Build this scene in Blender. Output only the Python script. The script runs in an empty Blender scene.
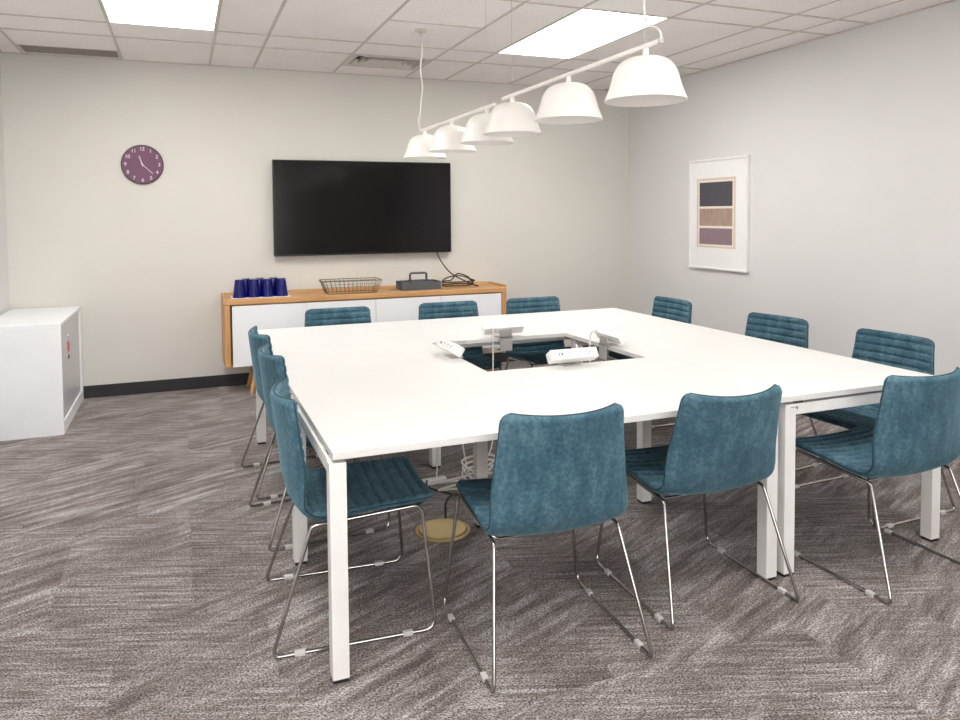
import bpy, bmesh, math, random
from math import sin, cos, pi, sqrt, radians
from mathutils import Vector, Matrix
random.seed(7)
SC = bpy.context.scene
COL = SC.collection

# ------------------------------------------------------------------ helpers
def link(o, parent=None):
    COL.objects.link(o)
    if parent is not None: o.parent = parent
    return o

def tag(o, label=None, cat=None, group=None, kind=None):
    if label: o['label'] = label
    if cat: o['category'] = cat
    if group: o['group'] = group
    if kind: o['kind'] = kind
    return o

def thing(name, label, cat, loc=(0, 0, 0), rz=0.0, group=None):
    o = bpy.data.objects.new(name, None)
    o.empty_display_size = .1
    o.location = loc; o.rotation_euler = (0, 0, rz)
    link(o); return tag(o, label, cat, group)

def obj(name, bm, mat, parent=None, smooth=False):
    me = bpy.data.meshes.new(name)
    bmesh.ops.recalc_face_normals(bm, faces=bm.faces[:])
    bm.to_mesh(me); bm.free()
    if mat: 
        for m in (mat if isinstance(mat, (list, tuple)) else [mat]): me.materials.append(m)
    if smooth:
        me.polygons.foreach_set('use_smooth', [True] * len(me.polygons))
        if smooth != 'all': me.set_sharp_from_angle(angle=radians(40))
    o = bpy.data.objects.new(name, me)
    return link(o, parent)

def struct(name, bm, mat, smooth=False):
    return tag(obj(name, bm, mat, None, smooth), kind='structure')

def box(bm, x0, x1, y0, y1, z0, z1, bev=0.0, seg=2, mi=0):
    vs = [bm.verts.new((x, y, z)) for x in (x0, x1) for y in (y0, y1) for z in (z0, z1)]
    q = [(0, 1, 3, 2), (4, 6, 7, 5), (0, 4, 5, 1), (2, 3, 7, 6), (0, 2, 6, 4), (1, 5, 7, 3)]
    fs = [bm.faces.new([vs[i] for i in f]) for f in q]
    for f in fs: f.material_index = mi
    if bev > 0:
        es = list({e for f in fs for e in f.edges})
        bmesh.ops.bevel(bm, geom=es, offset=bev, segments=seg, profile=.5, affect='EDGES')
    return fs

def BX(*a, **k):
    bm = bmesh.new(); box(bm, *a, **k); return bm

def fillet(pts, rad, closed=False, n=6):
    pts = [Vector(p) for p in pts]; N = len(pts); out = []
    if not isinstance(rad, (list, tuple)): rad = [rad] * N
    for i, p in enumerate(pts):
        if not closed and i in (0, N - 1): out.append(p); continue
        a = pts[i - 1]; b = pts[(i + 1) % N]
        d1 = (a - p); d2 = (b - p); l1 = d1.length; l2 = d2.length; d1.normalize(); d2.normalize()
        ang = d1.angle(d2); r = rad[i]
        t = min(r / math.tan(ang / 2), l1 * .49, l2 * .49)
        s, e = p + d1 * t, p + d2 * t
        for k in range(n + 1):
            w = k / n
            out.append(s * (1 - w) ** 2 + p * 2 * w * (1 - w) + e * w * w)
    return out

def tube(bm, pts, r, seg=8, closed=False, cap=True):
    pts = [Vector(p) for p in pts]; N = len(pts)
    def tan(i):
        if closed: t = pts[(i + 1) % N] - pts[i - 1]
        else: t = pts[min(i + 1, N - 1)] - pts[max(i - 1, 0)]
        return t.normalized()
    t0 = tan(0); up = Vector((0, 0, 1)) if abs(t0.z) < .9 else Vector((1, 0, 0))
    nrm = t0.cross(up).normalized(); rings = []; prev = t0
    for i in range(N):
        t = tan(i)
        q = prev.rotation_difference(t); nrm = (q @ nrm); nrm = (nrm - t * nrm.dot(t)).normalized(); prev = t
        b = t.cross(nrm)
        rr = r[i] if isinstance(r, (list, tuple)) else r
        rings.append([bm.verts.new(pts[i] + (nrm * cos(2 * pi * k / seg) + b * sin(2 * pi * k / seg)) * rr) for k in range(seg)])
    for i in range(N if closed else N - 1):
        A = rings[i]; B = rings[(i + 1) % N]; off = 0
        if closed and i == N - 1:
            off = min(range(seg), key=lambda o: (A[0].co - B[o].co).length)
        for k in range(seg):
            bm.faces.new((A[k], A[(k + 1) % seg], B[(k + 1 + off) % seg], B[(k + off) % seg]))
    if cap and not closed:
        bm.faces.new(rings[0]); bm.faces.new(rings[-1][::-1])

def TB(pts, r, seg=8, closed=False):
    bm = bmesh.new(); tube(bm, pts, r, seg, closed); return bm

def lathe(bm, prof, c=(0, 0, 0), seg=48, axis='z', close=False):
    rings = []
    for (r, z) in prof:
        if r < 1e-6:
            p = (0, 0, z); ring = [p] 
        else: ring = [(r * cos(2 * pi * k / seg), r * sin(2 * pi * k / seg), z) for k in range(seg)]
        vs = []
        for (x, y, zz) in ring:
            if axis == 'y': x, y, zz = x, zz, y
            elif axis == 'x': x, y, zz = zz, x, y
            vs.append(bm.verts.new((x + c[0], y + c[1], zz + c[2])))
        rings.append(vs)
    n = len(rings)
    for i in range(n if close else n - 1):
        A, B = rings[i], rings[(i + 1) % n]
        if len(A) == 1 and len(B) == 1: continue
        for k in range(seg):
            k2 = (k + 1) % seg
            if len(A) == 1: bm.faces.new((A[0], B[k2], B[k]))
            elif len(B) == 1: bm.faces.new((A[k], A[k2], B[0]))
            else: bm.faces.new((A[k], A[k2], B[k2], B[k]))

def LT(prof, c=(0, 0, 0), seg=48, axis='z', close=False):
    bm = bmesh.new(); lathe(bm, prof, c, seg, axis, close); return bm

def copy_tree(o, parent=None):
    c = o.copy(); COL.objects.link(c)
    if parent is not None:
        c.parent = parent
    for ch in list(o.children): copy_tree(ch, c)
    return c

def smoothpath(pts, n=8):
    pts = [Vector(p) for p in pts]; out = []
    for i in range(len(pts) - 1):
        p0 = pts[max(i - 1, 0)]; p1 = pts[i]; p2 = pts[i + 1]; p3 = pts[min(i + 2, len(pts) - 1)]
        for k in range(n):
            t = k / n
            out.append(.5 * ((2 * p1) + (-p0 + p2) * t + (2 * p0 - 5 * p1 + 4 * p2 - p3) * t * t + (-p0 + 3 * p1 - 3 * p2 + p3) * t ** 3))
    out.append(pts[-1]); return out

# ------------------------------------------------------------------ materials
def lin(c):
    if isinstance(c, str): c = tuple(int(c[i:i + 2], 16) for i in (0, 2, 4))
    return tuple(((v / 255) / 12.92 if v / 255 <= .04045 else ((v / 255 + .055) / 1.055) ** 2.4) for v in c) + (1,)

def mat(name, col, rough=.5, metal=0, spec=.5, **kw):
    m = bpy.data.materials.new(name); m.use_nodes = True
    b = m.node_tree.nodes['Principled BSDF']
    b.inputs['Base Color'].default_value = lin(col)
    b.inputs['Roughness'].default_value = rough; b.inputs['Metallic'].default_value = metal
    b.inputs['Specular IOR Level'].default_value = spec
    for k, v in kw.items(): b.inputs[k.replace('_', ' ')].default_value = v
    m['b'] = 1
    return m

class NT:
    def __init__(s, m): s.t = m.node_tree; s.b = s.t.nodes['Principled BSDF']
    def n(s, typ, **kw):
        nd = s.t.nodes.new(typ)
        for k, v in kw.items():
            if k.startswith('i_'):
                nd.inputs[k[2:].replace('_', ' ')].default_value = v
            else: setattr(nd, k, v)
        return nd
    def l(s, a, b): s.t.links.new(a, b)
    def coord(s, kind='Object', scale=(1, 1, 1), rot=(0, 0, 0)):
        tc = s.n('ShaderNodeTexCoord'); mp = s.n('ShaderNodeMapping')
        mp.inputs['Scale'].default_value = scale; mp.inputs['Rotation'].default_value = rot
        s.l(tc.outputs[kind], mp.inputs['Vector']); return mp.outputs[0]
    def noise(s, vec, scale, detail=2, rough=.5):
        nd = s.n('ShaderNodeTexNoise'); nd.inputs['Scale'].default_value = scale
        nd.inputs['Detail'].default_value = detail; nd.inputs['Roughness'].default_value = rough
        s.l(vec, nd.inputs['Vector']); return nd.outputs['Fac']
    def ramp(s, fac, stops):
        r = s.n('ShaderNodeValToRGB'); e = r.color_ramp.elements
        while len(e) < len(stops): e.new(.5)
        for i, (p, c) in enumerate(stops): e[i].position = p; e[i].color = c if len(c) == 4 else lin(c)
        s.l(fac, r.inputs[0]); return r.outputs[0]
    def mix(s, a, b, f, mode='MIX'):
        m = s.n('ShaderNodeMix'); m.data_type = 'RGBA'; m.blend_type = mode
        for src, i in ((f, 0), (a, 6), (b, 7)):
            if hasattr(src, 'is_linked') or hasattr(src, 'links'): s.l(src, m.inputs[i])
            else: m.inputs[i].default_value = src
        return m.outputs[2]
    def math(s, op, a, b=0.0):
        m = s.n('ShaderNodeMath'); m.operation = op
        for src, i in ((a, 0), (b, 1)):
            if hasattr(src, 'links'): s.l(src, m.inputs[i])
            else: m.inputs[i].default_value = src
        return m.outputs[0]
    def bump(s, h, strength=.3, dist=.002):
        b = s.n('ShaderNodeBump'); b.inputs['Strength'].default_value = strength; b.inputs['Distance'].default_value = dist
        s.l(h, b.inputs['Height']); s.l(b.outputs[0], s.b.inputs['Normal'])

def wallmat(name, c1, c2):
    m = mat(name, c1, .75, spec=.25); t = NT(m); v = t.coord()
    t.l(t.ramp(t.noise(v, 1.3, 2), [(.35, c1), (.65, c2)]), t.b.inputs['Base Color'])
    t.bump(t.noise(v, 260, 2), .12, .001); return m

def darker(c, k): return tuple(int(v * k) for v in c)
def speck(name, c, rough, scale, amt=.93, bstr=.1, **kw):
    """plain finish with a faint procedural mottle"""
    m = mat(name, c, rough, **kw); t = NT(m); v = t.coord()
    t.l(t.ramp(t.noise(v, scale, 3), [(.3, darker(c, amt)), (.7, c)]), t.b.inputs['Base Color'])
    if bstr: t.bump(t.noise(v, scale * 4, 2), bstr, .0006)
    return m

M = {}
M['wall_beige'] = wallmat('wall_beige', (213, 210, 202), (216, 213, 205))
M['wall_white'] = wallmat('wall_white', (218, 216, 215), (221, 219, 218))
M['white_top'] = speck('white_melamine', (222, 221, 218), .38, 3, .985, .02, spec=.4)
M['white_metal'] = speck('white_powder_coat', (236, 235, 232), .4, 8, .97, .05)
M['white_lamp'] = speck('white_lacquer', (240, 237, 231), .35, 8, .98, .03)
M['white_lam'] = speck('white_laminate', (240, 241, 243), .45, 4, .98, .03)
M['grey_door'] = speck('grey_door', (205, 203, 205), .3, 4, .97, .02)
M['white_plastic'] = speck('white_plastic', (240, 239, 236), .35, 20, .97, .03)
M['cable_white'] = speck('white_cable', (232, 228, 222), .5, 30, .95, 0)
M['grey_metal'] = speck('grey_bracket', (190, 188, 184), .4, 20, .93, .03, metal=.3)
M['chrome'] = speck('chrome', (188, 184, 180), .14, 30, .95, 0, metal=1.0)
M['clear_glide'] = speck('frosted_glide', (205, 203, 200), .4, 30, .95, 0)
M['black'] = speck('black_rubber', (22, 22, 23), .6, 30, .9, .05)
M['baseboard'] = speck('black_baseboard', (38, 38, 42), .5, 6, .92, .03)
M['brass'] = speck('brass_lid', (214, 188, 132), .45, 8, .94, .03, metal=.25)
M['brass_rim'] = speck('brass_rim', (192, 166, 112), .45, 8, .9, .03, metal=.3)
M['bezel'] = speck('tv_bezel', (10, 10, 11), .35, 20, .9, 0)
M['screen'] = speck('tv_screen', (5, 5, 6), .14, 2, .9, 0, spec=.4)
M['tray_grey'] = speck('grey_felt', (92, 93, 96), .8, 60, .85, .2)
M['wire'] = speck('bronze_wire', (92, 80, 56), .35, 30, .9, 0, metal=.8)
M['cable_dark'] = speck('dark_cable', (52, 40, 26), .5, 30, .9, 0)
M['blue'] = speck('cobalt_glass', (6, 10, 104), .12, 40, .8, 0, spec=.35)
M['paper'] = speck('white_paper', (240, 236, 230), .7, 20, .98, 0)
M['gridbar'] = speck('ceiling_bar', (206, 198, 190), .5, 10, .96, 0)
M['dark_gap'] = speck('dark_gap', (92, 86, 78), .7, 10, .9, 0)
M['slot_grey'] = speck('slot_grey', (156, 150, 142), .7, 10, .95, 0)
M['vent_white'] = speck('vent_white', (212, 206, 198), .5, 10, .95, 0)
M['red'] = speck('red_sticker', (200, 30, 60), .4, 20, .95, 0)
M['pink'] = speck('pink_sticker', (232, 130, 150), .4, 20, .95, 0)
M['clock_face'] = speck('plum_face', (112, 72, 98), .55, 40, .95, .05)
M['clock_rim'] = speck('clock_rim', (84, 72, 74), .5, 20, .92, 0)
M['clock_ink'] = speck('clock_ink', (226, 206, 218), .5, 20, .98, 0)
M['frame_white'] = speck('frame_white', (238, 237, 234), .4, 10, .98, 0)
M['mat_white'] = speck('mat_white', (240, 239, 238), .8, 30, .985, 0)
M['art_cream'] = speck('art_cream', (226, 208, 190), .8, 60, .94, 0)
M['art_ink'] = speck('art_ink', (84, 80, 88), .8, 60, .9, 0)
M['art_mauve'] = speck('art_mauve', (146, 124, 130), .8, 60, .92, 0)
M['art_line'] = speck('art_line', (240, 228, 218), .8, 60, .97, 0)
m = mat('art_brown', (170, 146, 130), .8); t = NT(m)
t.l(t.ramp(t.noise(t.coord(scale=(1, 60, 3)), 3, 3), [(.3, (148, 122, 108)), (.7, (184, 162, 146))]), t.b.inputs['Base Color']); M['art_brown'] = m

# oak
m = mat('oak_veneer', (200, 146, 88), .45); t = NT(m); v = t.coord(scale=(.6, 9, 9))
g = t.ramp(t.noise(v, 6, 5, .6), [(.25, (184, 134, 84)), (.5, (200, 152, 100)), (.8, (212, 166, 114))])
t.l(g, t.b.inputs['Base Color']); M['oak'] = m
m = mat('oak_upright', (200, 146, 88), .45); t = NT(m); v = t.coord(scale=(9, 9, .6))
t.l(t.ramp(t.noise(v, 6, 5, .6), [(.25, (184, 132, 82)), (.5, (200, 150, 98)), (.8, (210, 162, 110))]), t.b.inputs['Base Color']); M['oak_up'] = m

# ceiling tile
m = mat('ceiling_tile', (208, 202, 197), .9, spec=.1); t = NT(m); v = t.coord()
a = t.ramp(t.noise(v, 3, 3), [(.3, (243, 239, 236)), (.7, (248, 245, 242))])
sp = t.ramp(t.noise(t.coord(scale=(1, .35, 1)), 170, 2), [(.30, (206, 200, 194)), (.40, (255, 255, 255))])
t.l(t.mix(a, sp, .7, 'MULTIPLY'), t.b.inputs['Base Color']); t.bump(t.noise(v, 170, 2), .3, .002); M['ceiling'] = m

# light diffuser
m = bpy.data.materials.new('diffuser'); m.use_nodes = True; t = NT(m)
t.b.inputs['Base Color'].default_value = (.8, .8, .8, 1)
t.b.inputs['Emission Color'].default_value = (1, .985, .965, 1); t.b.inputs['Emission Strength'].default_value = 7.0
M['diffuser'] = m

m = bpy.data.materials.new('fill_window_glass'); m.use_nodes = True; nt = m.node_tree; nt.nodes.clear()  # clear glass for the added fill-light window
o_ = nt.nodes.new('ShaderNodeOutputMaterial'); mx = nt.nodes.new('ShaderNodeMixShader'); tr = nt.nodes.new('ShaderNodeBsdfTransparent'); gl = nt.nodes.new('ShaderNodeBsdfGlossy')
gl.inputs['Roughness'].default_value = .02; mx.inputs[0].default_value = .06
nt.links.new(tr.outputs[0], mx.inputs[1]); nt.links.new(gl.outputs[0], mx.inputs[2]); nt.links.new(mx.outputs[0], o_.inputs[0]); M['pane'] = m
# velvet
def velvet(name):
    m = mat(name, (52, 92, 108), .75, spec=.15); t = NT(m); v = t.coord()
    f = t.noise(v, 9, 5, .65); f2 = t.noise(v, 70, 3, .7); f3 = t.noise(t.coord(scale=(1, 1, .25)), 22, 3, .6)
    s = t.math('ADD', t.math('MULTIPLY', f, .30), t.math('ADD', t.math('MULTIPLY', f2, .40), t.math('MULTIPLY', f3, .3)))
    t.l(t.ramp(s, [(.34, (38, 68, 83)), (.5, (65, 97, 111)), (.66, (102, 132, 144))]), t.b.inputs['Base Color'])
    t.b.inputs['Sheen Weight'].default_value = .45; t.b.inputs['Sheen Roughness'].default_value = .45
    t.b.inputs['Sheen Tint'].default_value = lin((150, 190, 205))
    t.bump(t.noise(v, 420, 2), .25, .0008); return m
M['velvet'] = velvet('teal_velvet')
M['velvet_pipe'] = speck('teal_piping', (28, 58, 70), .7, 40, .85, 0)

# carpet: ribbed loop pile with fine cross-room lines, slanting light and dark patches and plank joints
m = mat('carpet', (130, 118, 112), .95, spec=.05); t = NT(m)
tc = t.n('ShaderNodeTexCoord').outputs['Object']
def mp(scale, rot=0, src=tc, loc=(0, 0, 0)):
    a = t.n('ShaderNodeMapping'); a.inputs['Rotation'].default_value = (0, 0, rot); a.inputs['Location'].default_value = loc
    t.l(src, a.inputs['Vector']); b = t.n('ShaderNodeMapping'); b.inputs['Scale'].default_value = scale
    t.l(a.outputs[0], b.inputs['Vector']); return b.outputs[0]
# plank cells 0.5 m x 1.0 m shift the pattern from tile to tile
br = t.n('ShaderNodeTexBrick'); br.offset = .5; br.inputs['Scale'].default_value = 1.0
br.inputs['Brick Width'].default_value = .5; br.inputs['Row Height'].default_value = 1.0
br.inputs['Mortar Size'].default_value = .0022; br.inputs['Mortar Smooth'].default_value = .4; br.inputs['Bias'].default_value = 0
br.inputs['Color1'].default_value = (0, 0, 0, 1); br.inputs['Color2'].default_value = (1, 1, 1, 1); br.inputs['Mortar'].default_value = (.5, .5, .5, 1)
t.l(mp((1, 1, 1)), br.inputs['Vector'])
sh = t.n('ShaderNodeVectorMath'); sh.operation = 'MULTIPLY_ADD'
t.l(br.outputs['Color'], sh.inputs[0]); sh.inputs[1].default_value = (1.7, 2.9, 5.0); t.l(tc, sh.inputs[2]); tv = sh.outputs[0]
lines = t.noise(mp((2.8, 58, 1), radians(20), tc), 1.0, 4, .75)
diag = t.noise(mp((2.8, 22, 1), radians(-24), tc), 1.0, 4, .7)
patch = t.noise(mp((1.9, 5.0, 1), radians(-30), tv), 1.0, 2, .5)
gate = t.ramp(t.noise(mp((1.1, 1.6, 1), radians(-20), tv), 1.0, 1, .5), [(.42, (0, 0, 0)), (.56, (255, 255, 255))])
speckn = t.noise(mp((130, 210, 100), radians(20)), 1.0, 2, .8)
spk2 = t.noise(mp((34, 80, 60)), 1.0, 2, .7)
rows = t.math('ADD', t.math('MULTIPLY', lines, .62), t.math('MULTIPLY', patch, .20))
slant = t.math('ADD', t.math('MULTIPLY', diag, .62), t.math('MULTIPLY', patch, .20))
s = t.math('ADD', t.mix(rows, slant, gate), t.math('MULTIPLY', spk2, .18))
c = t.ramp(s, [(.38, (108, 99, 95)), (.47, (149, 139, 135)), (.53, (180, 173, 170)), (.62, (230, 226, 225))])
sp = t.ramp(speckn, [(.39, (84, 75, 71)), (.49, (186, 182, 180)), (.58, (255, 255, 255))])
c = t.mix(c, sp, 1.0, 'MULTIPLY')
c = t.mix(c, lin((92, 82, 76)), t.math('MULTIPLY', br.outputs['Fac'], .16))
t.l(c, t.b.inputs['Base Color'])
t.bump(t.math('ADD', speckn, t.math('MULTIPLY', lines, .5)), .5, .006)
t.b.inputs['Sheen Weight'].default_value = .15
M['carpet'] = m

# ------------------------------------------------------------------ room shell
XL, XR, YB, YF, HC = -1.285, 4.413, 6.818, -2.6, 2.765
struct('floor', BX(XL - .1, XR + .1, YF - .1, YB + .1, -.1, 0), M['carpet'])
struct('wall_back', BX(XL - .1, XR + .1, YB, YB + .1, 0, HC + .1), M['wall_beige'])
struct('wall_right', BX(XR, XR + .1, YF - .1, YB, 0, HC + .1), M['wall_white'])
struct('wall_left', BX(XL - .1, XL, YF - .1, YB, 0, HC + .1), M['wall_white'])
WX0, WX1, WZ0, WZ1 = -1.05, 1.55, .35, 2.55  # unseen window behind the camera, added to brighten the room
bm = bmesh.new()
box(bm, XL, WX0, YF - .1, YF, 0, HC + .1); box(bm, WX1, XR, YF - .1, YF, 0, HC + .1)
box(bm, WX0, WX1, YF - .1, YF, 0, WZ0); box(bm, WX0, WX1, YF - .1, YF, WZ1, HC + .1)
struct('wall_front', bm, M['wall_beige'])
bm = bmesh.new(); fw = .05
for a, b in ((WX0, WX0 + fw), ((WX0 + WX1 - fw) / 2, (WX0 + WX1 + fw) / 2), (WX1 - fw, WX1)): box(bm, a, b, YF - .075, YF - .02, WZ0, WZ1)
for a, b in ((WZ0, WZ0 + fw), (WZ1 - fw, WZ1)): box(bm, WX0, WX1, YF - .074, YF - .021, a, b)
wn = struct('fill_window_1', bm, M['white_metal'])
obj('fill_window_pane', BX(WX0 + .01, WX1 - .01, YF - .050, YF - .044, WZ0 + .01, WZ1 - .01), M['pane'], wn)
struct('baseboard_back', BX(XL, XR, YB - .012, YB, 0, .102, bev=.003), M['baseboard'])
struct('baseboard_right', BX(XR - .012, XR, YF, YB - .012, 0, .102, bev=.003), M['baseboard'])
struct('baseboard_left', BX(XL, XL + .012, YF, YB - .012, 0, .102, bev=.003), M['baseboard'])
GX = [-1.128, -.428, .243, .60, 1.287, 1.962, 2.352, 3.017, 3.736, 4.104]
GY = [5.957, 5.544, 4.166, 3.818, 2.44, 2.09, .71, .36, -1.02, -1.37]
PANELS = [(-.428, .243, 4.166, 5.544), (2.352, 3.017, 4.166, 5.544), (-.428, .243, .71, 2.09), (2.352, 3.017, .71, 2.09)]  # first two are visible; last two are added out of view for brightness
VENT = (1.287, 1.962, 5.957, 6.45); SLOT = (-1.119, -.436, 6.47, 6.785)
# ceiling slab with openings for the panels, slot and vent
xs = sorted({XL - .1, XR + .1, *[v for P in PANELS + [VENT, SLOT] for v in P[:2]]})
ys = sorted({YF - .1, YB + .1, *[v for P in PANELS + [VENT, SLOT] for v in P[2:]]})
bm = bmesh.new()
for i in range(len(xs) - 1):
    for j in range(len(ys) - 1):
        cx, cy = (xs[i] + xs[i + 1]) / 2, (ys[j] + ys[j + 1]) / 2
        if any(P[0] < cx < P[1] and P[2] < cy < P[3] for P in PANELS + [VENT, SLOT]): continue
        box(bm, xs[i], xs[i + 1], ys[j], ys[j + 1], HC, HC + .06)
bmesh.ops.remove_doubles(bm, verts=bm.verts[:], dist=1e-4)
struct('ceiling', bm, M['ceiling'])
bm = bmesh.new(); w = .0085
for x in GX: box(bm, x - w, x + w, YF, YB, HC - .005, HC + .002)
for y in GY:
    box(bm, XL, XR, y - w, y + w, HC - .0052, HC + .002)
for (x0, x1, y) in ((1.287, 1.962, 4.852),): box(bm, x0, x1, y - w, y + w, HC - .005, HC + .002)
struct('trim_1', bm, M['gridbar'])
bm = bmesh.new()
box(bm, XL, XR, YB - .018, YB, HC - .006, HC); box(bm, XR - .018, XR, YF, YB, HC - .0062, HC); box(bm, XL, XL + .018, YF, YB, HC - .0062, HC)
struct('trim_2', bm, M['gridbar'])

def panel(P, label):
    x0, x1, y0, y1 = P
    r = thing('ceiling_light_panel', label, 'ceiling light', ((x0 + x1) / 2, (y0 + y1) / 2, HC), group='light panels in the ceiling')
    hx, hy = (x1 - x0) / 2, (y1 - y0) / 2
    bm = bmesh.new(); f = .016
    box(bm, -hx, hx, -hy, -hy + f, -.004, .03); box(bm, -hx, hx, hy - f, hy, -.004, .03)
    box(bm, -hx, -hx + f, -hy + f, hy - f, -.004, .03); box(bm, hx - f, hx, -hy + f, hy - f, -.004, .03)
    obj('frame', bm, M['white_metal'], r)
    obj('diffuser', BX(-hx + f, hx - f, -hy + f, hy - f, .006, .02), M['diffuser'], r)
panel(PANELS[0], 'bright light panel in the ceiling at the left, above the wall clock side')
panel(PANELS[1], 'bright light panel in the ceiling behind the hanging lamps')
panel(PANELS[2], 'added fill light panel, unseen, in the ceiling over the open floor at the left front')  # this panel and the next are added as extra unseen light
panel(PANELS[3], 'added fill light panel, unseen, in the ceiling over the front edge of the tables')

# slot return grille
x0, x1, y0, y1 = SLOT
r = thing('slot_vent', 'long dark slot vent in the ceiling at the left, along the back wall', 'air vent', ((x0 + x1) / 2, (y0 + y1) / 2, HC))
hx, hy = (x1 - x0) / 2, (y1 - y0) / 2; bm = bmesh.new(); f = .011
box(bm, -hx, hx, -hy, -hy + f, -.003, .02); box(bm, -hx, hx, hy - f, hy, -.003, .02)
box(bm, -hx, -hx + f, -hy + f, hy - f, -.003, .02); box(bm, hx - f, hx, -hy + f, hy - f, -.003, .02)
obj('frame', bm, M['vent_white'], r)
bm = bmesh.new(); box(bm, -hx + f, hx - f, -hy + f, hy - f, .006, .012)
obj('backing', bm, M['slot_grey'], r)
for k in range(6):
    y = -hy + .045 + k * .037
    bm = BX(-hx + f, hx - f, y, y + .003, .001, .007); obj('slat', bm, M['slot_grey'], r)
# square supply diffuser
x0, x1, y0, y1 = VENT
r = thing('air_diffuser', 'white louvred air diffuser in the ceiling between the panels, near the back wall', 'air vent', ((x0 + x1) / 2, (y0 + y1) / 2, HC))
hx, hy = (x1 - x0) / 2, (y1 - y0) / 2
def ring(bm, ax, ay, w, z0, z1, zi0, zi1):
    o = [(-ax, -ay), (ax, -ay), (ax, ay), (-ax, ay)]; i_ = [(-ax + w, -ay + w), (ax - w, -ay + w), (ax - w, ay - w), (-ax + w, ay - w)]
    A = [bm.verts.new((p[0], p[1], z0)) for p in o]; B = [bm.verts.new((p[0], p[1], zi0)) for p in i_]
    A2 = [bm.verts.new((p[0], p[1], z1)) for p in o]; B2 = [bm.verts.new((p[0], p[1], zi1)) for p in i_]
    for k in range(4):
        j = (k + 1) % 4
        bm.faces.new((A[k], A[j], B[j], B[k])); bm.faces.new((A2[k], B2[k], B2[j], A2[j]))
        bm.faces.new((A[k], A2[k], A2[j], A[j])); bm.faces.new((B[k], B[j], B2[j], B2[k]))
bm = bmesh.new(); ring(bm, hx, hy, .05, -.004, .004, -.004, .004); obj('face_plate', bm, M['vent_white'], r)
obj('backing', BX(-hx, hx, -hy, hy, .052, .06), M['dark_gap'], r)
for k in range(3):
    bm = bmesh.new(); ring(bm, hx - .062 - k * .055, hy - .062 - k * .055, .022, .0, .003, .042, .045); obj('louvre', bm, M['vent_white'], r)

# ------------------------------------------------------------------ desks
TH = .74
def desk(x0, x1, y0, y1, along, label, slot=None, ins=0.0, back=0.0):
    r = thing('office_desk', label, 'table', ((x0 + x1) / 2, (y0 + y1) / 2, 0), group='white desks joined into one square table')
    hx, hy = (x1 - x0) / 2, (y1 - y0) / 2
    obj('tabletop', BX(-hx + back, hx, -hy, hy, TH - .022, TH), M['white_top'], r)
    L = .054; zt = TH - .034
    for sx in (-1, 1):
        for sy in (-1, 1):
            ax, ay = sx * (hx - .001 - L / 2) + (ins if sx < 0 else 0), sy * (hy - .001 - L / 2)
            lg = obj('leg', BX(ax - L / 2, ax + L / 2, ay - L / 2, ay + L / 2, .012, zt, bev=.002), M['white_metal'], r)
            obj('foot', BX(ax - L / 2 + .003, ax + L / 2 - .003, ay - L / 2 + .003, ay + L / 2 - .003, 0, .012, bev=.001), M['black'], lg)
    # end rails between leg pairs, side beams inset below the top, spacers
    if along == 'x':
        for s in (-1, 1):
            a = s * (hx - .001 - L / 2)
            obj('end_rail', BX(a - L / 2 + .004, a + L / 2 - .004, -hy + .001 + L, hy - .001 - L, zt - .045, zt, bev=.002), M['white_metal'], r)
            obj('side_beam', BX(-hx + L + .01, hx - L - .01, s * (hy - .16) - .02, s * (hy - .16) + .02, zt - .035, zt + .008), M['white_metal'], r)
        for sx in (-1, 1):
            for sy in (-1, 1): obj('spacer', BX(sx * (hx - .03) - .015, sx * (hx - .03) + .015, sy * (hy - .12) - .02, sy * (hy - .12) + .02, zt, TH - .022), M['black'], r)
    else:
        for s in (-1, 1):
            a = s * (hy - .001 - L / 2)
            obj('end_rail', BX(-hx + .001 + L + ins, hx - .001 - L, a - L / 2 + .004, a + L / 2 - .004, zt - .045, zt, bev=.002), M['white_metal'], r)
            obj('side_beam', BX(s * (hx - .16) - .02, s * (hx - .16) + .02, -hy + L + .01, hy - L - .01, zt - .035, zt + .008), M['white_metal'], r)
        for sx in (-1, 1):
            for sy in (-1, 1): obj('spacer', BX(sx * (hx - .12) - .02, sx * (hx - .12) + .02, sy * (hy - .03) - .015, sy * (hy - .03) + .015, zt, TH - .022), M['black'], r)
    if slot:
        a = -hx + .001 + ins; b = -hy + .0008
        bm = bmesh.new(); box(bm, a + .028, a + .062, b - .0006, b + .002, zt - .013, zt - .011); box(bm, a + .060, a + .062, b - .0006, b + .002, zt - .022, zt - .011)
        obj('bracket_slot', bm, M['black'], r)
    return r
desk(.403, 2.190, 2.300, 3.2228, 'x', 'white desk along the front of the square table, its end frame at the left', back=.012)
desk(2.1905, 3.124, 2.300, 4.0868, 'y', 'white desk along the right side of the square table, end frame facing front', slot=True, ins=.034)
desk(1.3128, 3.124, 4.087, 5.026, 'x', 'white desk along the back of the square table, before the sideboard')
desk(.414, 1.3125, 3.223, 5.026, 'y', 'white desk along the left side of the square table')

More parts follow.
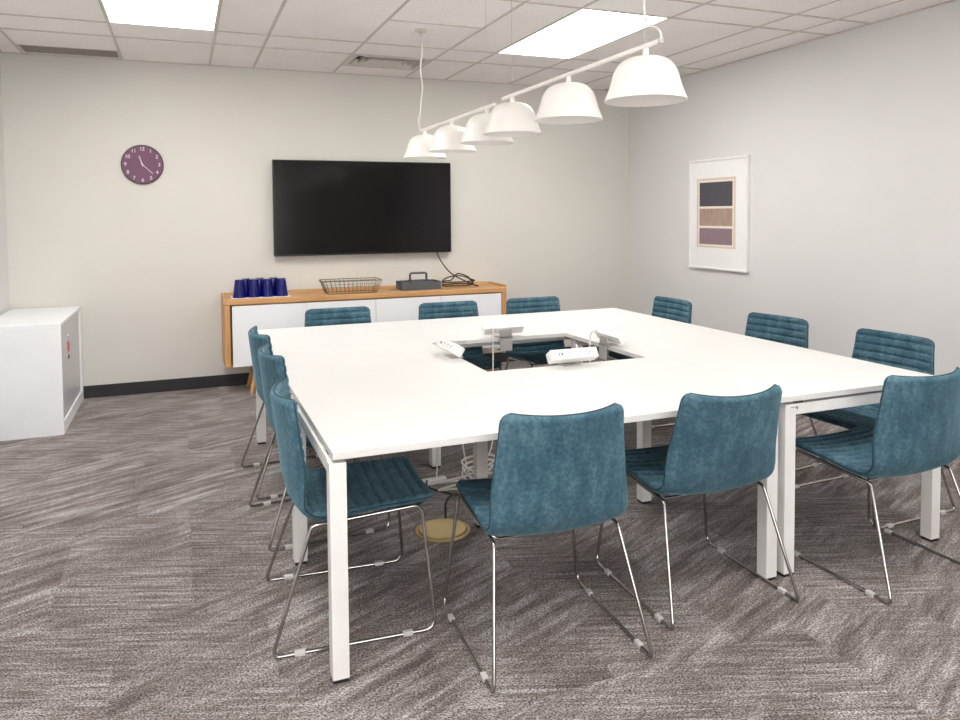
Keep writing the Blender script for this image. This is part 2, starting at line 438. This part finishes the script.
# ------------------------------------------------------------------ chairs
def chair_profile(lean=0.0):
    # centre line of the inner surface in (y, z), from seat front to top of back
    P = [(.285, .452), (.262, .468), (.15, .461), (.03, .449), (-.07, .440), (-.145, .447), (-.19, .480), (-.208, .535), (-.219, .62), (-.232, .73), (-.246, .842)]
    Q = []
    for i, (a, b) in enumerate(P):      # the backrest leans about the bend
        th = radians(lean) * min(1.0, max(0.0, (i - 5) / 2)); da, db = a + .15, b - .447
        Q.append((-.15 + da * cos(th) - db * sin(th), .447 + da * sin(th) + db * cos(th)) if i > 5 else (a, b))
    pts = smoothpath([(0, a, b) for a, b in Q], 24)
    L = [0]
    for a, b in zip(pts, pts[1:]): L.append(L[-1] + (b - a).length)
    return pts, L
PP, PL = chair_profile(); PLEN = PL[-1]
def prof_at(s):
    s = max(0, min(PLEN, s)); import bisect
    i = min(max(bisect.bisect(PL, s) - 1, 0), len(PP) - 2)
    w = (s - PL[i]) / max(1e-9, PL[i + 1] - PL[i]); p = PP[i].lerp(PP[i + 1], w)
    a = PP[max(i - 3, 0)]; b = PP[min(i + 4, len(PP) - 1)]; t = (b - a).normalized()
    return p, Vector((0, t.z, -t.y)) * 1.0
# normal should face the sitter: up on the seat, forward on the back
_p, _n = prof_at(.1)
NS = 1 if _n.z > 0 else -1
def sstep(a, b, x):
    t = max(0, min(1, (x - a) / (b - a))); return t * t * (3 - 2 * t)
S_BEND = next(l for l, p in zip(PL, PP) if p.y < -.185)
def set_lean(a):
    global PP, PL, PLEN, S_BEND
    PP, PL = chair_profile(a); PLEN = PL[-1]; S_BEND = next(l for l, p in zip(PL, PP) if p.y < -.185)
def hw(s):
    w = .229 + .009 * sstep(0, .2, s) + .010 * sstep(.2, S_BEND, s)
    w = w - .028 * sstep(S_BEND + .02, PLEN, s)
    for t, r in ((s, .05), (PLEN - s, .034)):
        if t < r: w = w - r + sqrt(max(0, r * r - (r - t) ** 2))
    return w
def shell_pt(u, s, off):
    p, n = prof_at(s); n = n * NS
    dish = .010 + .012 * sstep(.05, .3, s) + .034 * sstep(S_BEND - .06, S_BEND + .14, s)
    q = p + n * dish * (abs(u) ** 2.2)
    q = q + n * off
    return Vector((u * hw(s), q.y, q.z))
RIB = .0415
def groove(s):
    f = (s / RIB) % 1.0; d = min(f, 1 - f) * RIB
    return .0085 * math.exp(-(d / .0062) ** 2) 
THK = .030
def shell_mesh(s0, s1, end0, end1):
    bm = bmesh.new()
    us = [-1, -.992, -.97, -.93, -.86, -.75, -.6, -.45, -.3, -.15, 0]; us = us + [-u for u in us[-2::-1]]
    n = int((s1 - s0) / .0048); ss = [s0 + (s1 - s0) * i / n for i in range(n + 1)]
    if end0: ss = [s0, s0 + .0008, s0 + .0025] + [x for x in ss if x > s0 + .004]
    if end1: ss = [x for x in ss if x < s1 - .004] + [s1 - .0025, s1 - .0008, s1]
    R_ = .014
    def half(u, s):
        e = min((1 - abs(u)) * hw(s), 9)
        if end0: e = min(e, s - s0)
        if end1: e = min(e, s1 - s)
        k = max(0, min(1, e / R_)); return sqrt(max(0, 1 - (1 - k) ** 2))
    top, bot = [], []
    for s in ss:
        a, b = [], []
        for u in us:
            h = half(u, s)
            if h < 1e-4:
                v = bm.verts.new(shell_pt(u, s, -THK / 2)); a.append(v); b.append(v)
            else:
                fade = 1.0 if abs(u) < .95 else .55
                a.append(bm.verts.new(shell_pt(u, s, -THK / 2 + h * THK / 2 - groove(s) * fade * h)))
                b.append(bm.verts.new(shell_pt(u, s, -THK / 2 - h * THK / 2)))
        top.append(a); bot.append(b)
    for i in range(len(ss) - 1):
        for j in range(len(us) - 1):
            for G, flip in ((top, 0), (bot, 1)):
                q = [G[i][j], G[i][j + 1], G[i + 1][j + 1], G[i + 1][j]]
                q = [v for k, v in enumerate(q) if v not in q[:k]]
                if len(q) > 2:
                    try: bm.faces.new(q[::-1] if flip else q)
                    except ValueError: pass
    return bm
def rim_path(s0, s1, which):
    pts = []; n = 40
    def e(u, s): return shell_pt(u * .999, s, -THK / 2)
    if which == 'back':
        for i in range(n + 1): pts.append(e(-1, s0 + (s1 - s0) * i / n))
        for i in range(1, 12): pts.append(e(-1 + 2 * i / 12, s1))
        for i in range(n, -1, -1): pts.append(e(1, s0 + (s1 - s0) * i / n))
    else:
        for i in range(n, -1, -1): pts.append(e(-1, s0 + (s1 - s0) * i / n))
        for i in range(1, 12): pts.append(e(-1 + 2 * i / 12, s0))
        for i in range(n + 1): pts.append(e(1, s0 + (s1 - s0) * i / n))
    return pts
CATL = 'teal velvet chair on a chrome sled base '
def make_chair():
    r = thing('sled_chair', CATL, 'chair', group='teal chairs around the table')
    seat = obj('seat', shell_mesh(0, S_BEND, True, False), M['velvet'], r, smooth='all')
    back = obj('backrest', shell_mesh(S_BEND, PLEN, False, True), M['velvet'], r, smooth='all')
    obj('piping', TB(rim_path(0, S_BEND, 'seat'), .0026, 6), M['velvet_pipe'], seat, smooth='all')
    obj('piping', TB(rim_path(S_BEND, PLEN, 'back'), .0026, 6), M['velvet_pipe'], back, smooth='all')
    bm = bmesh.new(); R_ = .0066
    for s in (-1, 1):
        P = [(s * .279, -.296, R_), (s * .279, .268, R_), (s * .226, .232, .440), (s * .226, -.155, .414)]
        tube(bm, fillet(P, [.020, .042, .035, .022], closed=True), R_, 10, closed=True)
    for y, z in ((-.10, .400), (.14, .415)):
        tube(bm, fillet([(-.226, y, z + .021), (-.19, y, z), (.19, y, z), (.226, y, z + .021)], .02), .0055, 8)
    fr = obj('sled_frame', bm, M['chrome'], r, smooth='all')
    for s in (-1, 1):
        for y in (-.205, .165):
            obj('glide', BX(s * .279 - .0095, s * .279 + .0095, y - .018, y + .018, .0, .0165, bev=.003), M['clear_glide'], fr)
    return r
c0 = make_chair()
set_lean(7.5); c1 = make_chair(); set_lean(0)   # chairs whose backrest leans further back
CH = [ # x, y, rotation, shell recline, label
 (1.146, 2.338, -3, 0, 'seen from behind, left of the two before the front tabletop'),
 (1.860, 2.425, -2, 6.5, 'seen from behind, beside the pair of white legs'),
 (2.704, 2.275, 1.0, 0, 'seen from behind, cut off by the right photo edge'),
 (.554, 2.773, -93.5, 0, 'at the left table side, nearest, behind the corner leg'),
 (.59, 3.64, -86, 0, 'at the left table side, middle of three'),
 (.595, 4.28, -86, 0, 'at the left table side, farthest of three'),
 (.97, 4.88, 180, 0, 'at the back table side, farthest left of three'),
 (1.765, 4.88, 179, 0, 'at the back table side, middle of three'),
 (2.45, 4.88, 181, 0, 'at the back table side, past the sideboard end'),
 (3.13, 4.57, 90, 0, 'at the right table side, nearest the room corner'),
 (3.15, 3.52, 97, 0, 'at the right table side, middle of three'),
 (3.20, 2.775, 92, 0, 'at the right table side, nearest to the camera'),
]
for i, (x, y, a, tilt, lab) in enumerate(CH):
    c = {0: c0, 1: c1}.get(i) or copy_tree(c1 if tilt else c0)
    c.location = (x, y, 0); c.rotation_euler = (0, 0, radians(a)); c['label'] = 'teal velvet chair ' + lab

# ------------------------------------------------------------------ pendant rails
def shade_mesh():
    out = [(.0, .160), (.03, .159), (.058, .154), (.081, .144), (.098, .129), (.109, .112), (.117, .093), (.130, .048), (.1495, 0.0)]
    fine = smoothpath([(a, 0, b) for a, b in out], 5); prof = [(max(0, p.x), p.z) for p in fine]
    inner = [(max(0, r_ - .0035), z - .003 if z > .01 else z) for r_, z in prof[::-1]]
    return LT(prof + inner, seg=64)
def rail(y0, y1, lamps, wires, label, cable, dz=0.0):
    X0, ZR, ZS = 1.573, 2.083 - dz, 1.886 - dz
    r = thing('rail_pendant', label, 'pendant lamp', (X0, (y0 + y1) / 2, HC), group='white rail pendants over the table')
    oy = (y0 + y1) / 2
    def loc(p): return (p[0] - X0, p[1] - oy, p[2] - HC)
    rl = obj('rail', TB([loc((X0, y0, ZR)), loc((X0, y1, ZR))], .0095, 14), M['white_lamp'], r, smooth=True)
    for y in lamps:
        sh = obj('lamp_shade', shade_mesh(), M['white_lamp'], r, smooth=True); sh.location = loc((X0, y, ZS))
        st = obj('stem', LT([(0, .154), (.016, .156), (.011, .166), (.010, .186), (.013, .192), (0, .194)], seg=24), M['white_lamp'], sh, smooth=True)
        sk = obj('bulb_socket', LT([(0, .145), (.028, .145), (.03, .10), (.018, .095), (0, .095)], seg=24), M['white_lamp'], sh, smooth=True)
    for y in wires:
        obj('suspension_wire', TB([loc((X0, y, ZR + .008)), loc((X0, y, HC))], .0011, 6), M['grey_metal'], r)
    for pts in cable:
        obj('power_cord', TB([loc(p) for p in smoothpath(pts, 6)], .0042, 8), M['cable_white'], r, smooth='all')
    ye = y1 if y1 > 4 else y0
    obj('end_cap', TB([loc((X0, ye - .004, ZR)), loc((X0, ye + .004, ZR))], .0102, 14), M['grey_metal'], r)
    return r, loc
rng = random.Random(3)
wavy = [(1.573, 5.047, HC - .02)] + [(1.573 + .012 * sin(k * 1.9), 5.05 + .012 * cos(k * 1.3), HC - .06 - k * .085) for k in range(1, 7)] + [(1.555, 5.075, 2.13), (1.573, 5.078, 2.076)]
r1, loc1 = rail(3.729, 5.072, (4.984, 4.415, 3.845), (3.857, 5.04), 'white rail with three dome lamps, the far one toward the television', [wavy], .014)
obj('ceiling_cup', LT([(0, 0), (.045, 0), (.04, -.012), (.012, -.016), (.01, -.035), (0, -.035)], c=loc1((1.573, 5.047, HC)), seg=32), M['vent_white'], r1, smooth=True)
obj('cord_loop', TB([loc1(p) for p in smoothpath([(1.573, 5.047, HC - .03), (1.53, 5.02, HC - .05), (1.50, 5.04, HC - .03), (1.54, 5.06, HC - .015)], 6)], .003, 6), M['cable_white'], r1)
cord2 = [(1.573, 2.326, HC - .02), (1.571, 2.325, 2.5), (1.568, 2.325, 2.22), (1.575, 2.30, 2.155), (1.575, 2.26, 2.135), (1.574, 2.235, 2.115), (1.573, 2.226, 2.086)]
r2, loc2 = rail(2.228, 3.620, (3.501, 2.905, 2.321), (3.505, 2.33), 'white rail with three dome lamps, the near one toward the camera', [cord2])
obj('ceiling_cup', LT([(0, 0), (.045, 0), (.04, -.012), (.012, -.016), (.01, -.03), (0, -.03)], c=loc2((1.573, 2.326, HC)), seg=32), M['vent_white'], r2, smooth=True)

# ------------------------------------------------------------------ television
TX0, TX1, TZ0, TZ1 = .737, 2.38, 1.122, 1.97
r = thing('television', 'large black wall television above the sideboard', 'television', ((TX0 + TX1) / 2, YB, TZ0))
hx = (TX1 - TX0) / 2; h = TZ1 - TZ0
obj('housing', BX(-hx, hx, -.075, -.028, 0, h, bev=.004), M['bezel'], r)
bm = bmesh.new()
for b in ((-hx, hx, 0, .014), (-hx, hx, h - .009, h), (-hx, -hx + .009, .014, h - .009), (hx - .009, hx, .014, h - .009)): box(bm, b[0], b[1], -.079, -.07, b[2], b[3], bev=.001, seg=1)
obj('bezel', bm, M['bezel'], r)
obj('screen', BX(-hx + .009, hx - .009, -.0765, -.0745, .014, h - .009), M['screen'], r)
obj('wall_bracket', BX(-.3, .3, -.03, -.0005, .2, h - .2), M['black'], r)

# ------------------------------------------------------------------ clock
r = thing('wall_clock', 'round plum wall clock with pale numerals on the beige wall', 'clock', (-.30, YB, 1.911))
RC = .162
obj('case', LT([(0, 0), (RC, 0), (RC, -.022), (RC - .006, -.028), (RC - .010, -.026), (RC - .010, -.022), (0, -.022)], axis='y', seg=64), M['clock_rim'], r, smooth=True)
obj('face', LT([(0, -.0205), (RC - .0102, -.0205), (RC - .0102, -.0232), (0, -.0232)], axis='y', seg=64), M['clock_face'], r)
def text_obj(txt, size, loc, rot, m_, parent, name):
    cu = bpy.data.curves.new('t', 'FONT'); cu.body = txt; cu.size = size; cu.align_x = 'CENTER'; cu.align_y = 'CENTER'; cu.extrude = .0008; cu.offset = .0008
    to = bpy.data.objects.new('t', cu); COL.objects.link(to)
    dg = bpy.context.evaluated_depsgraph_get(); me = bpy.data.meshes.new_from_object(to.evaluated_get(dg))
    bpy.data.objects.remove(to); me.materials.clear(); me.materials.append(m_)
    o = bpy.data.objects.new(name, me); link(o, parent); o.location = loc; o.rotation_euler = rot; return o
for k in range(1, 13):
    a = radians(90 - 30 * k)
    text_obj(str(k), .040, (.128 * cos(a), -.0242, .128 * sin(a) ), (radians(90), 0, 0), M['clock_ink'], r, 'numeral')
def hand(ang, ln, w, y, name):
    bm = bmesh.new(); box(bm, -w / 2, w / 2, y - .001, y + .001, -.015, ln)
    o = obj(name, bm, M['clock_ink'], r); o.rotation_euler = (0, radians(ang), 0)
hand(341, .075, .008, -.0265, 'hour_hand'); hand(134, .108, .0055, -.029, 'minute_hand')
obj('centre_pin', LT([(0, -.025), (.007, -.025), (.007, -.0315), (0, -.0315)], axis='y', seg=20), M['clock_ink'], r)

# ------------------------------------------------------------------ framed print on the right wall
y0, y1, z0, z1 = 4.985, 5.762, .972, 1.956
r = thing('framed_print', 'white framed abstract print of three stacked blocks on the right wall', 'picture', (XR, (y0 + y1) / 2, z0))
hy = (y1 - y0) / 2; h = z1 - z0; fw = .018
bm = bmesh.new()
box(bm, -.032, -.001, -hy, hy, 0, fw, bev=.002); box(bm, -.032, -.001, -hy, hy, h - fw, h, bev=.002)
box(bm, -.032, -.001, -hy, -hy + fw, fw, h - fw, bev=.002); box(bm, -.032, -.001, hy - fw, hy, fw, h - fw, bev=.002)
obj('frame', bm, M['frame_white'], r)
obj('mat_board', BX(-.020, -.004, -hy + fw, hy - fw, fw, h - fw), M['mat_white'], r)
yc = (y0 + y1) / 2
pr_ = obj('print', BX(-.0215, -.0198, 5.137 - yc, 5.655 - yc, 1.165 - z0, 1.787 - z0), M['art_cream'], r)
obj('print_border', BX(-.0222, -.0205, 5.163 - yc, 5.63 - yc, 1.18 - z0, 1.765 - z0), M['art_line'], pr_)
for nm, a, b, m_ in (('dark_block', 1.535, 1.75, 'art_ink'), ('brown_block', 1.36, 1.515, 'art_brown'), ('mauve_block', 1.195, 1.34, 'art_mauve')):
    obj(nm, BX(-.0230, -.0212, 5.175 - yc, 5.615 - yc, a - z0, b - z0), M[m_], pr_)

# ------------------------------------------------------------------ sideboard
SX0, SX1, SY0, SY1, SZ0, SZ1 = .290, 2.795, 6.368, 6.79, .243, .800
r = thing('sideboard', 'oak sideboard with white doors and splayed oak legs under the television', 'sideboard', ((SX0 + SX1) / 2, SY0, 0))
cx = (SX0 + SX1) / 2; hx = (SX1 - SX0) / 2; D = SY1 - SY0
obj('top', BX(-hx, hx, 0, D, SZ1 - .048, SZ1, bev=.008, seg=3), M['oak'], r)
bm = bmesh.new()
box(bm, -hx, -hx + .018, .01, D, SZ1 - .004, SZ1 + .020, bev=.004); box(bm, hx - .018, hx, .01, D, SZ1 - .004, SZ1 + .020, bev=.004); box(bm, -hx + .018, hx - .018, D - .018, D, SZ1 - .004, SZ1 + .020, bev=.004)
obj('rim', bm, M['oak'], r)
for s in (-1, 1):
    bm = bmesh.new(); a, b = (-hx, -hx + .07) if s < 0 else (hx - .07, hx)
    a2, b2 = (-hx, -hx + .05) if s < 0 else (hx - .05, hx)
    box(bm, a2, b2, 0.0, D, SZ0, SZ1 - .048, bev=.010, seg=3); obj('side_panel', bm, M['oak_up'], r)
obj('bottom_panel', BX(-hx + .05, hx - .05, .022, D, SZ0, SZ0 + .02), M['oak'], r)
obj('back_panel', BX(-hx + .05, hx - .05, D - .012, D, SZ0 + .02, SZ1 - .048), M['oak'], r)
dx0, dx1 = .352 - cx, SX1 - .056 - cx; n = 4; dw = (dx1 - dx0) / n
for k in range(n):
    obj('door', BX(dx0 + k * dw + .0015, dx0 + (k + 1) * dw - .0015, -.002, .018, SZ0 + .002, SZ1 - .056, bev=.0015, seg=1), M['white_lam'], r)
for sx in (-1, 1):
    for sy in (0, 1):
        tx = sx * (hx - .26); by = .06 if sy == 0 else D - .06
        tube_pts = [(tx, .10 if sy == 0 else D - .10, SZ0), (tx + sx * .055 * 1.0, by - (.02 if sy == 0 else -.0), 0)]
        bm = bmesh.new(); tube(bm, tube_pts, [.024, .015], 20); obj('leg', bm, M['oak_up'], r, smooth=True)
obj('cable_cutout', BX(1.725 - cx, 1.79 - cx, .20, .235, SZ1 - .002, SZ1 + .0012), M['black'], r)

# tumblers on a paper napkin
nap = tag(obj('napkin', BX(-.238, .238, -.12, .12, 0, .002), M['paper']), 'white paper napkin under the blue tumblers', 'napkin'); nap.location = (.597, 6.545, SZ1)
def tumbler():
    o = [(0, .150), (.032, .150), (.036, .147), (.038, .141), (.056, .0)]; i_ = [(.053, .0), (.035, .135), (0, .135)]
    t_ = thing('blue_tumbler', 'blue', 'tumbler', group='upturned blue tumblers on the sideboard')
    obj('glass_body', LT(o + i_, seg=40), M['blue'], t_, smooth=True)
    obj('base_disc', LT([(0, .1502), (.030, .1502), (.028, .1525), (0, .1522)], seg=32), M['grey_metal'], t_, smooth=True)
    return t_
t0 = tumbler(); spots = []
names_ = ['leftmost in the front row', 'second from the left in the front row', 'third from the left in the front row', 'rightmost in the front row']
k = 0
for j in range(2):
    for i in range(4 - j):
        spots.append((.425 + .1125 * i + .056 * j, 6.50 + .099 * j, ('front row, ' if j == 0 else 'rear row, ') + ('first', 'second', 'third', 'last')[i if not (j == 1 and i == 2) else 3] + ' from the left'))
for i, (x, y, s_) in enumerate(spots):
    o = t0 if i == 0 else copy_tree(t0)
    o.location = (x, y, SZ1 + .002); o['label'] = 'upturned cobalt blue tumbler on the sideboard, ' + s_

# wire basket
r = thing('wire_basket', 'shallow bronze wire basket on the sideboard under the television', 'basket', (1.36, 6.52, SZ1), radians(-1))
def rr(ax, ay, z, rad=.03): return fillet([(-ax, -ay, z), (ax, -ay, z), (ax, ay, z), (-ax, ay, z)], rad, closed=True, n=5)
obj('rim', TB(rr(.255, .135, .112), .0032, 6, True), M['wire'], r)
obj('base_ring', TB(rr(.215, .10, .003), .0026, 6, True), M['wire'], r)
bm = bmesh.new()
for k in range(13):
    f = -1 + 2 * k / 12
    for s in (-1, 1): tube(bm, [(f * .24, s * .135, .112), (f * .205, s * .10, .003)], .0016, 5)
    tube(bm, [(f * .205, -.10, .003), (f * .205, .10, .003)], .0014, 5)
for k in range(7):
    f = -1 + 2 * k / 6
    for s in (-1, 1): tube(bm, [(s * .255, f * .12, .112), (s * .215, f * .09, .003)], .0016, 5)
obj('wires', bm, M['wire'], r)
obj('middle_ring', TB(rr(.236, .118, .06), .0016, 5, True), M['wire'], r)
obj('side_bar', TB([(-.255, .135, .112), (-.255, .135, .095), (.255, .135, .095), (.255, .135, .112)], .0026, 6), M['wire'], r)

# grey caddy
r = thing('desk_caddy', 'grey rectangular caddy with a loop handle on the sideboard', 'caddy', (1.99, 6.55, SZ1))
bm = bmesh.new(); a, b, hh = .182, .11, .075
box(bm, -a, a, -b, -b + .008, 0, hh, bev=.002); box(bm, -a, a, b - .008, b, 0, hh, bev=.002); box(bm, -a, -a + .008, -b + .008, b - .008, 0, hh, bev=.002); box(bm, a - .008, a, -b + .008, b - .008, 0, hh, bev=.002)
box(bm, -a + .008, a - .008, -b + .008, b - .008, 0, .008)
obj('tray', bm, M['tray_grey'], r)
obj('divider', BX(-.1, .1, -.006, .006, .008, .088, bev=.002), M['tray_grey'], r)
obj('handle', TB(fillet([(-.078, 0, .06), (-.078, 0, .148), (.078, 0, .148), (.078, 0, .06)], .022), .0095, 10), M['tray_grey'], r, smooth='all')

# coiled cable from the television
pts = [(2.245, YB - .05, TZ0 + .03), (2.25, YB - .055, 1.10), (2.275, 6.70, 1.02), (2.33, 6.62, .93), (2.42, 6.56, .87), (2.50, 6.52, .83), (2.56, 6.50, SZ1 + .009)]
coil = []
rc = random.Random(11)
for k in range(0, 46):
    a = k * .42 + .3; R1 = .15 + .03 * sin(k * .37); 
    coil.append((2.40 + R1 * cos(a), 6.55 + .085 * sin(a), SZ1 + .009 + .0012 * k + (.07 * max(0, sin(a)) * (1 if 14 < k < 34 else .2))))
tag(obj('cable', TB(smoothpath(pts + coil, 4), .0058, 8), M['cable_dark'], smooth='all'), 'dark cable hanging from the television and coiled on the sideboard', 'cable')

# ------------------------------------------------------------------ low cabinet at the left
CX0, CX1, CY0, CY1, CZ = XL + .014, -.786, 5.719, 6.80, .762
r = thing('low_cabinet', 'low white office cabinet with a lockable side door, against the left wall', 'cabinet', ((CX0 + CX1) / 2, (CY0 + CY1) / 2, 0))
ox, oy = (CX0 + CX1) / 2, (CY0 + CY1) / 2; hx, hy = (CX1 - CX0) / 2, (CY1 - CY0) / 2
obj('top', BX(-hx, hx, -hy, hy, CZ - .022, CZ, bev=.002), M['white_lam'], r)
obj('side_panel', BX(-hx, hx, -hy, -hy + .022, 0, CZ - .022, bev=.001, seg=1), M['white_lam'], r)
obj('side_panel', BX(-hx, hx, hy - .06, hy, 0, CZ - .022, bev=.001, seg=1), M['white_lam'], r)
obj('back_panel', BX(-hx, -hx + .016, -hy + .022, hy - .06, 0, CZ - .022), M['white_lam'], r)
obj('plinth', BX(-hx + .016, hx, -hy + .022, hy - .06, 0, .085, bev=.001, seg=1), M['white_lam'], r)
d = obj('door', BX(hx - .026, hx - .010, -hy + .022, hy - .085, .087, CZ - .024, bev=.001, seg=1), M['grey_door'], r)
obj('door_edge', BX(hx - .048, hx - .02, hy - .085, hy - .062, .087, CZ - .024), M['grey_metal'], r)
fx = hx - .010
def cy_(y): return y - oy
obj('lock', LT([(0, fx - .002), (.015, fx - .002), (.013, fx + .010), (0, fx + .012)], axis='x', c=(0, cy_(6.10), .622), seg=24), M['grey_metal'], d, smooth=True)
obj('sticker', BX(fx - .001, fx + .0008, cy_(6.05), cy_(6.18), .500, .590), M['pink'], d)
obj('sticker_print', BX(fx, fx + .0014, cy_(6.08), cy_(6.16), .512, .575), M['red'], d)
obj('sticker_print', BX(fx - .001, fx + .0009, cy_(6.09), cy_(6.165), .452, .480), M['black'], d)

# ------------------------------------------------------------------ power units clamped to the table opening
def power_unit(x, y, rz, label, cord):
    """faces local -y (its user); local +y drops into the opening"""
    r = thing('power_outlet_unit', label, 'power outlet', (x, y, TH), rz, 'white outlet units clamped to the table opening')
    L = .128
    # body: tilted box
    bm = bmesh.new(); box(bm, -L, L, -.028, .028, -.026, .026, bev=.005, seg=3)
    bmesh.ops.transform(bm, matrix=Matrix.Translation((0, -.038, .052)) @ Matrix.Rotation(radians(-32), 4, 'X'), verts=bm.verts[:])
    body = obj('housing', bm, M['white_plastic'], r, smooth=True)
    T_ = Matrix.Translation((0, -.038, .052)) @ Matrix.Rotation(radians(-32), 4, 'X')
    for k in range(4):
        bm = bmesh.new(); px = -.075 + k * .05
        if k == 0:
            box(bm, px - .010, px - .006, -.0292, -.026, -.008, .008); box(bm, px + .003, px + .010, -.0292, -.026, -.007, .007)
        else:
            box(bm, px - .008, px - .0055, -.0292, -.026, .0, .008); box(bm, px + .0055, px + .008, -.0292, -.026, .0, .008); box(bm, px - .002, px + .002, -.0292, -.026, -.011, -.006)
        bmesh.ops.transform(bm, matrix=T_, verts=bm.verts[:]); obj('socket', bm, M['tray_grey'], body)
    bm = bmesh.new(); box(bm, -.045, .045, -.055, .018, .0, .006, bev=.001); box(bm, -.038, .038, .008, .014, .006, .05); box(bm, -.04, .04, .012, .018, -.075, .006, bev=.001)
    box(bm, -.04, .04, -.04, .018, -.078, -.074)
    cl = obj('clamp', bm, M['grey_metal'], r)
    obj('clamp_screw', LT([(0, -.095), (.010, -.095), (.010, -.088), (.004, -.086), (.004, -.024), (0, -.024)], c=(0, -.018, 0), seg=16), M['grey_metal'], cl)
    obj('cord', TB(smoothpath(cord, 8), .0045, 8), M['cable_white'], r, smooth='all')
PU = [
 (1.742, 3.221, 0, 'white outlet unit on the front edge of the table opening, sockets facing the camera', [(.05, .0, .07), (.06, .03, .085), (.09, .05, .03), (.10, .06, -.08), (.08, .07, -.3), (.0, .1, -.55), (-.1, .12, -.73)]),
 (1.78, 4.0868, pi, 'white outlet unit on the back edge of the table opening, seen from its back', [(.09, .004, .062), (.092, .035, .05), (.095, .04, -.05), (.10, .045, -.3), (.12, .08, -.6), (.2, .1, -.733)]),
 (1.3125, 3.64, -pi / 2, 'white outlet unit on the left edge of the table opening', [(-.12, .0, .06), (-.14, .03, .05), (-.14, .05, -.02), (-.13, .05, -.3), (-.1, .08, -.6), (.0, .1, -.733)]),
 (2.1905, 3.62, pi / 2, 'white outlet unit on the right edge of the table opening', [(.08, .0, .07), (.085, .04, .06), (.07, .06, -.03), (.06, .06, -.3), (.0, .09, -.6), (-.1, .12, -.733)]),
]
for p in PU: power_unit(*p)

# ------------------------------------------------------------------ floor box, cables under the table
r = thing('floor_outlet_box', 'round brass floor outlet box in the carpet under the table', 'floor outlet', (1.096, 3.262, 0))
obj('flange', LT([(0, .001), (.130, .001), (.130, .004), (.125, .007), (.114, .007), (.112, .0045), (0, .0045)], seg=64), M['brass_rim'], r, smooth=True)
obj('gasket', LT([(.106, .0043), (.1135, .0043), (.1135, .0056), (.106, .0056)], seg=64, close=True), M['black'], r)
lid = obj('lid', LT([(0, .0043), (.107, .0043), (.109, .010), (.106, .013), (0, .0135)], seg=64), M['brass'], r, smooth=True)
obj('hinged_flap', BX(-.045, .045, -.095, -.040, .0136, .0146, bev=.0004, seg=1), M['brass'], lid)
def floor_cable(name, pts, rr_, m_, label, cat): return tag(obj(name, TB(smoothpath(pts, 6), rr_, 8), m_, smooth='all'), label, cat)
coilp = []
for k in range(70):
    a = k * .47; coilp.append((1.39 + .13 * cos(a) * (1 + .15 * sin(k * .7)) + .05 * sin(k * .23), 3.60 + .06 * sin(a) + .012 * sin(k * .31), .012 + .06 * (1 + sin(a * .5 + 1)) + .0012 * k))
floor_cable('extension_cord', coilp, .0055, M['cable_white'], 'bundled white cable piled on the carpet around the middle table leg', 'cable')
# white power strip with black leads by the floor box
r = thing('power_strip', 'slim white power strip on the carpet beyond the brass floor box', 'power strip', (1.235, 3.86, 0), radians(4))
obj('housing', BX(-.085, .085, -.022, .022, 0, .030, bev=.005, seg=3), M['white_plastic'], r, smooth=True)
for k in range(3):
    bm = bmesh.new(); px = -.05 + k * .05
    box(bm, px - .008, px - .0055, -.006, .004, .0295, .0305); box(bm, px + .0055, px + .008, -.006, .004, .0295, .0305)
    obj('socket', bm, M['black'], r)
floor_cable('black_lead', [(1.14, 3.345, .0195), (1.15, 3.37, .085), (1.20, 3.42, .10), (1.28, 3.50, .06), (1.30, 3.60, .02), (1.24, 3.70, .012), (1.19, 3.79, .016), (1.20, 3.83, .035)], .0055, M['black'], 'black lead looping up from the brass floor box to the power strip', 'cable')
floor_cable('black_lead', [(.99, 3.98, .006), (1.06, 3.88, .006), (1.12, 3.78, .006), (1.13, 3.66, .006), (1.06, 3.60, .006), (.97, 3.63, .006), (.94, 3.72, .006), (1.02, 3.80, .006)], .0055, M['black'], 'black lead lying flat on the carpet left of the power strip', 'cable')
floor_cable('white_lead', [(1.255, 3.85, .69), (1.25, 3.84, .5), (1.26, 3.82, .3), (1.262, 3.83, .17), (1.265, 3.85, .10), (1.265, 3.858, .06), (1.262, 3.861, .034)], .0055, M['cable_white'], 'white lead hanging from the left desk down to the power strip', 'cable')

# ------------------------------------------------------------------ camera
H = 1.479; ya, pi_, ro = radians(21.65), radians(2.649), radians(-.427)
F = Vector((sin(ya) * cos(pi_), cos(ya) * cos(pi_), -sin(pi_))); Rt = Vector((cos(ya), -sin(ya), 0)); U = Rt.cross(F)
R2 = Rt * cos(ro) + U * sin(ro); U2 = U * cos(ro) - Rt * sin(ro)
cam = bpy.data.cameras.new('camera'); co = bpy.data.objects.new('camera', cam); COL.objects.link(co)
mw = Matrix((R2, U2, -F)).transposed().to_4x4(); mw.translation = (0, 0, H); co.matrix_world = mw
cam.sensor_width = 36; cam.sensor_fit = 'HORIZONTAL'; cam.lens = 747.284 / 960 * 36; cam.shift_y = (248.918 - 360) / 960; cam.clip_start = .05
SC.camera = co
w = bpy.data.worlds.new('world'); SC.world = w; w.use_nodes = True
w.node_tree.nodes['Background'].inputs[0].default_value = (1, .985, .975, 1); w.node_tree.nodes['Background'].inputs[1].default_value = 3.5
SC.view_settings.view_transform = 'Standard'; SC.view_settings.look = 'None'; SC.view_settings.gamma = 1; SC.view_settings.use_curve_mapping = False
SC.view_settings.exposure = 1.27
